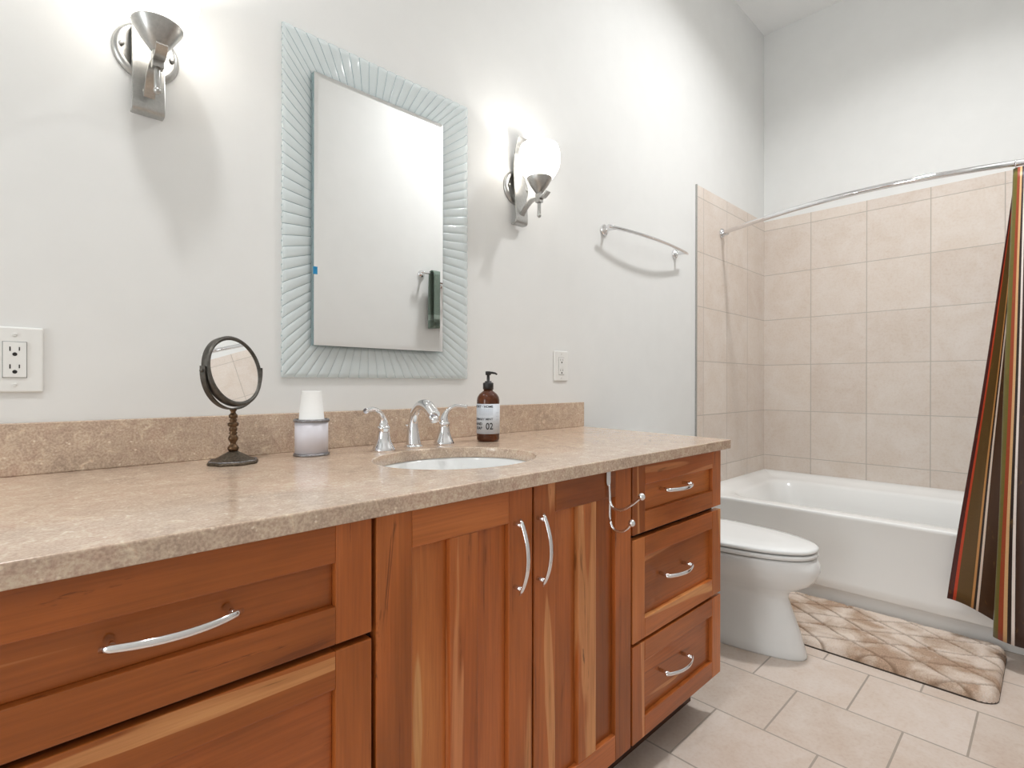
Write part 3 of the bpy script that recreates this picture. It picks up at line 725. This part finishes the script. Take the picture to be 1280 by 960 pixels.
def rrect(x0, x1, y0, y1, r, z, k=6, zf=None):
    out = []
    for cx_, cy_, a0 in ((x1 - r, y1 - r, 0), (x0 + r, y1 - r, pi / 2), (x0 + r, y0 + r, pi), (x1 - r, y0 + r, 1.5 * pi)):
        for i in range(k + 1):
            a = a0 + pi / 2 * i / k; p = (cx_ + r * cos(a), cy_ + r * sin(a)); out.append((p[0], p[1], zf(*p) if zf else z))
    return out
m.loft([rrect(TX - w, TX + w, -.20, -.012, .03, z) for w, z in ((.17, .33), (.19, .40), (.20, .50), (.203, .655))]); m.build('tank', 'porcelain', t)
m = MB(); m.loft([rrect(TX - .21 + i, TX + .21 - i, -.207 + i, -.008 - i, .03, z) for i, z in ((.004, .656), (0, .660), (0, .680), (.006, .686))]); tl = m.build('tank_lid', 'porcelain', t)
m = MB(); m.tube([(TX - .14, -.20, .62), (TX - .14, -.218, .62), (TX - .09, -.222, .612)], .006, 10); m.build('flush_lever', 'chrome', t)
for s in (-1, 1):
    m = MB(); m.lathe([(.012, 0), (.012, .012), (.008, .018)], (TX + s * .07, -.232, .4145), n=16); m.build('hinge', 'porcelain', t)

# ------------------------------------------------------------------ bathtub
t = thing('bathtub', (3.3, -.8, 0), 'white built-in bathtub in the tiled alcove', 'bathtub')
TX0, TX1, TY0, TY1 = 2.84, XE - .0085, YW + .006, -.0088
rz = lambda x, y: .445 + .030 * sst((x - 2.90) / .2)
def flange(x, y):  # deck rises to the tiled walls
    e = min(TX1 - x, TY1 - y, y - TY0); return .442 + .033 * sst((x - 2.86) / .12) * sst(1 - e / .10)
m = MB()
def tr(x0, r, z, k=8): return rrect(x0, TX1, TY0, TY1, r, z, k)
def dense(ring, n=10):
    out = []
    for a, b in zip(ring, ring[1:] + ring[:1]):
        a, b = Vector(a), Vector(b); out.append(tuple(a))
        if (b - a).length > .08:
            for k in range(1, n): out.append(tuple(a.lerp(b, k / n)))
    return out
def with_z(ring, fn): return [(x, y, fn(x, y)) for x, y, z in ring]
rings = [dense(tr(2.872, .004, 0)), dense(tr(2.872, .004, .070)), dense(tr(2.866, .004, .080)), dense(tr(2.846, .004, .0835)), dense(tr(2.842, .004, .090)), dense(tr(2.846, .004, .13)), dense(tr(2.848, .004, .25)), dense(tr(2.846, .004, .38)), dense(tr(2.841, .004, .425))]
rings.append(with_z(dense(tr(2.840, .004, 0)), lambda x, y: flange(x, y) - .006))
rings.append(with_z(dense(rrect(2.843, TX1, TY0, TY1, .004, 0, 8)), lambda x, y: flange(x, y) - .001))
rings.append(with_z(dense(rrect(2.851, TX1 - .004, TY0 + .004, TY1 - .004, .006, 0, 8)), flange))
IX0, IX1, IY0, IY1 = 2.93, 3.66, YW + .13, -.105
def mixr(f, r): return dense(rrect(2.851 + (IX0 - 2.851) * f, TX1 - .004 + (IX1 - TX1 + .004) * f, TY0 + .004 + (IY0 - TY0 - .004) * f, TY1 - .004 + (IY1 - TY1 + .004) * f, r, 0, 8))
rings.append(with_z(mixr(.45, .05), flange)); rings.append(with_z(mixr(.85, .11), flange)); 
rings.append(with_z(mixr(1.0, .13), lambda x, y: .440))
for f, z in ((.010, .434), (.020, .420), (.045, .33), (.075, .20), (.12, .12), (.19, .095), (.30, .09)):
    rings.append(dense(rrect(IX0 + f, IX1 - f, IY0 + f * 1.3, IY1 - f * 1.6, .13, z, 8)))
nn = {len(r) for r in rings}
if len(nn) > 1:
    # same point count on every ring
    def resamp(r, n=160):
        P = [Vector(p) for p in r] + [Vector(r[0])]; L = [0]
        for a, b in zip(P, P[1:]): L.append(L[-1] + (b - a).length)
        out = []; j = 0
        for i in range(n):
            d = L[-1] * i / n
            while L[j + 1] < d: j += 1
            out.append(tuple(P[j].lerp(P[j + 1], (d - L[j]) / max(1e-9, L[j + 1] - L[j]))))
        return out
    rings = [resamp(r) for r in rings]
m.loft(rings, cap0=False); m.build('tub_shell', 'acrylic', t)
m = MB(); m.lathe([(.028, 0), (.028, .003), (.02, .005), (.001, .004)], (3.3, -1.28, .0895), n=24); m.build('drain', 'chrome', t)

# curtain rod
ZR = 1.964
def rodx(y): return 3.108 - .215 * sin(pi * min(1, max(0, -y / -YW)))
t = thing('curtain_rod', (3.105, -.8, ZR), 'long bowed chrome shower curtain rod over the bathtub', 'curtain rod')
m = MB(); m.tube([(rodx(y), y, ZR) for y in [-.012 + (YW + .024) * k / 40 for k in range(41)]], .0125, 16); m.build('rod', 'chrome', t)
for y, s in ((-.008, -1), (YW, 1)):
    m = MB(); m.lathe([(.030, 0), (.030, .004), (.022, .012), (.0165, .020), (.0155, .040)], (3.108, y, ZR), (0, s, 0), 28); m.build('flange', 'chrome', t)

# shower curtain
def curtain():
    bot = cat_rom([(2.775, -1.100, 0), (2.790, -1.175, 0), (2.800, -1.250, 0), (2.775, -1.300, 0), (2.735, -1.275, 0), (2.715, -1.245, 0), (2.690, -1.262, 0), (2.672, -1.320, 0), (2.69, -1.385, 0), (2.75, -1.40, 0), (2.79, -1.43, 0), (2.75, -1.47, 0), (2.69, -1.49, 0), (2.70, -1.54, 0), (2.76, -1.57, 0), (2.74, -1.60, 0)], 10)
    top = cat_rom([(3.020, -1.288, 0), (3.035, -1.300, 0), (3.032, -1.318, 0), (3.012, -1.318, 0), (2.998, -1.296, 0), (2.985, -1.284, 0), (2.970, -1.300, 0), (2.972, -1.330, 0), (3.00, -1.355, 0), (3.04, -1.372, 0), (3.05, -1.405, 0), (3.01, -1.44, 0), (2.995, -1.47, 0), (3.03, -1.50, 0), (3.07, -1.535, 0), (3.06, -1.58, 0)], 10)
    n = len(bot); U = [0]
    for a, b in zip(bot, bot[1:]): U.append(U[-1] + (b - a).length)
    m = MB(); NS = 40; rows = []
    for j in range(NS + 1):
        s = j / NS; row = []
        e = 1 - (1 - s) ** 1.55            # swings out over the rim, then hangs
        ey = s ** 1.12
        for i in range(n):
            a, b = top[i], bot[i]
            x = a.x + (b.x - a.x) * e; y = a.y + (b.y - a.y) * ey
            zb = .185 - .085 * sst(U[i] / .24) if U[i] < .24 else .100
            zt_ = ZR - .020
            w = .004 * sin(9 * s + i * .21) * s
            row.append(m.v((x + w, y + w * .6, zt_ + (zb - zt_) * s)))
        rows.append(row)
    for j in range(NS):
        for i in range(n - 1):
            f = m.face([rows[j][i], rows[j][i + 1], rows[j + 1][i + 1], rows[j + 1][i]], 0, True)
            for lp, (ii, jj) in zip(f.loops, ((i, j), (i + 1, j), (i + 1, j + 1), (i, j + 1))): lp[m.uvl].uv = (U[ii] * .72, jj / NS * 1.8)
    o = m.build('shower_curtain', 'curtain', loc=(3.0, -1.35, ZR), fixn=False)
    s = o.modifiers.new('solid', 'SOLIDIFY'); s.thickness = .0016; s.offset = 0
    for y in (-1.292, -1.345, -1.39, -1.44, -1.49, -1.54, -1.59):
        r = MB(); x = rodx(y); r.tube([(x + .0175 * cos(2 * pi * k / 24), y, ZR - .004 + .0195 * sin(2 * pi * k / 24)) for k in range(25)], .0016, 8, up=(0, 1, 0)); r.build('ring', 'chrome', o)
    return tag(o, 'dark brown striped shower curtain gathered at the right of the bathtub', 'curtain')
curtain()

# ------------------------------------------------------------------ bath rug
def rug():
    X0, X1, Y0, Y1 = 2.338, 2.838, -1.278, -.43; NX, NY = 150, 255; m = MB(); gl = m.bm.verts.layers.float.new('groove')
    cx_, cy_ = (X0 + X1) / 2, (Y0 + Y1) / 2; hx_, hy_ = (X1 - X0) / 2, (Y1 - Y0) / 2; r = .055; G = []
    for j in range(NY + 1):
        row = []
        for i in range(NX + 1):
            u, v = -1 + 2 * i / NX, -1 + 2 * j / NY
            x, y = u * hx_, v * hy_
            # pull corner points on to the rounded outline
            ax, ay = abs(x) - (hx_ - r), abs(y) - (hy_ - r)
            if ax > 0 and ay > 0:
                mx = max(ax, ay); d = sqrt(ax * ax + ay * ay); k = mx / d
                x = math.copysign(hx_ - r + ax * k, x); y = math.copysign(hy_ - r + ay * k, y); dist = r - mx
            else: dist = min(hx_ - abs(x), hy_ - abs(y))
            edge = min(1.0, dist / .022); prof = sqrt(max(0, 1 - (1 - edge) ** 2))
            wx = x + .006 * sin(19 * y + 1); wy = y + .006 * sin(23 * x)
            g = 0.0
            for q, per in (((wx * .90 + wy * .52) / .118, .118), ((wx * .86 - wy * .60) / .132, .132)):
                f = abs((q % 1) - .5) * 2; g = max(g, max(0.0, 1 - (1 - f) * per / 2 / .0075))
            z = .004 + .030 * prof - .012 * g * prof + .0012 * sin(31 * x + 17 * y) * sin(27 * y) * prof + random.uniform(-.0012, .0012) * prof
            vv = m.v((cx_ + x, cy_ + y, z)); vv[gl] = g; row.append(vv)
        G.append(row)
    for j in range(NY):
        for i in range(NX): m.face([G[j][i], G[j][i + 1], G[j + 1][i + 1], G[j + 1][i]], 0, True)
    o = thing('bath_rug', (cx_, cy_, 0), 'beige plush bath rug with a diamond pattern on the floor before the bathtub', 'rug')
    m.build('pile', 'rug', o, loc=(cx_, cy_, 0), fixn=False)
    m = MB(); m.loft([rrect(X0, X1, Y0, Y1, r, z) for z in (.0, .006)]); m.build('backing', 'rug_back', o)
rug()
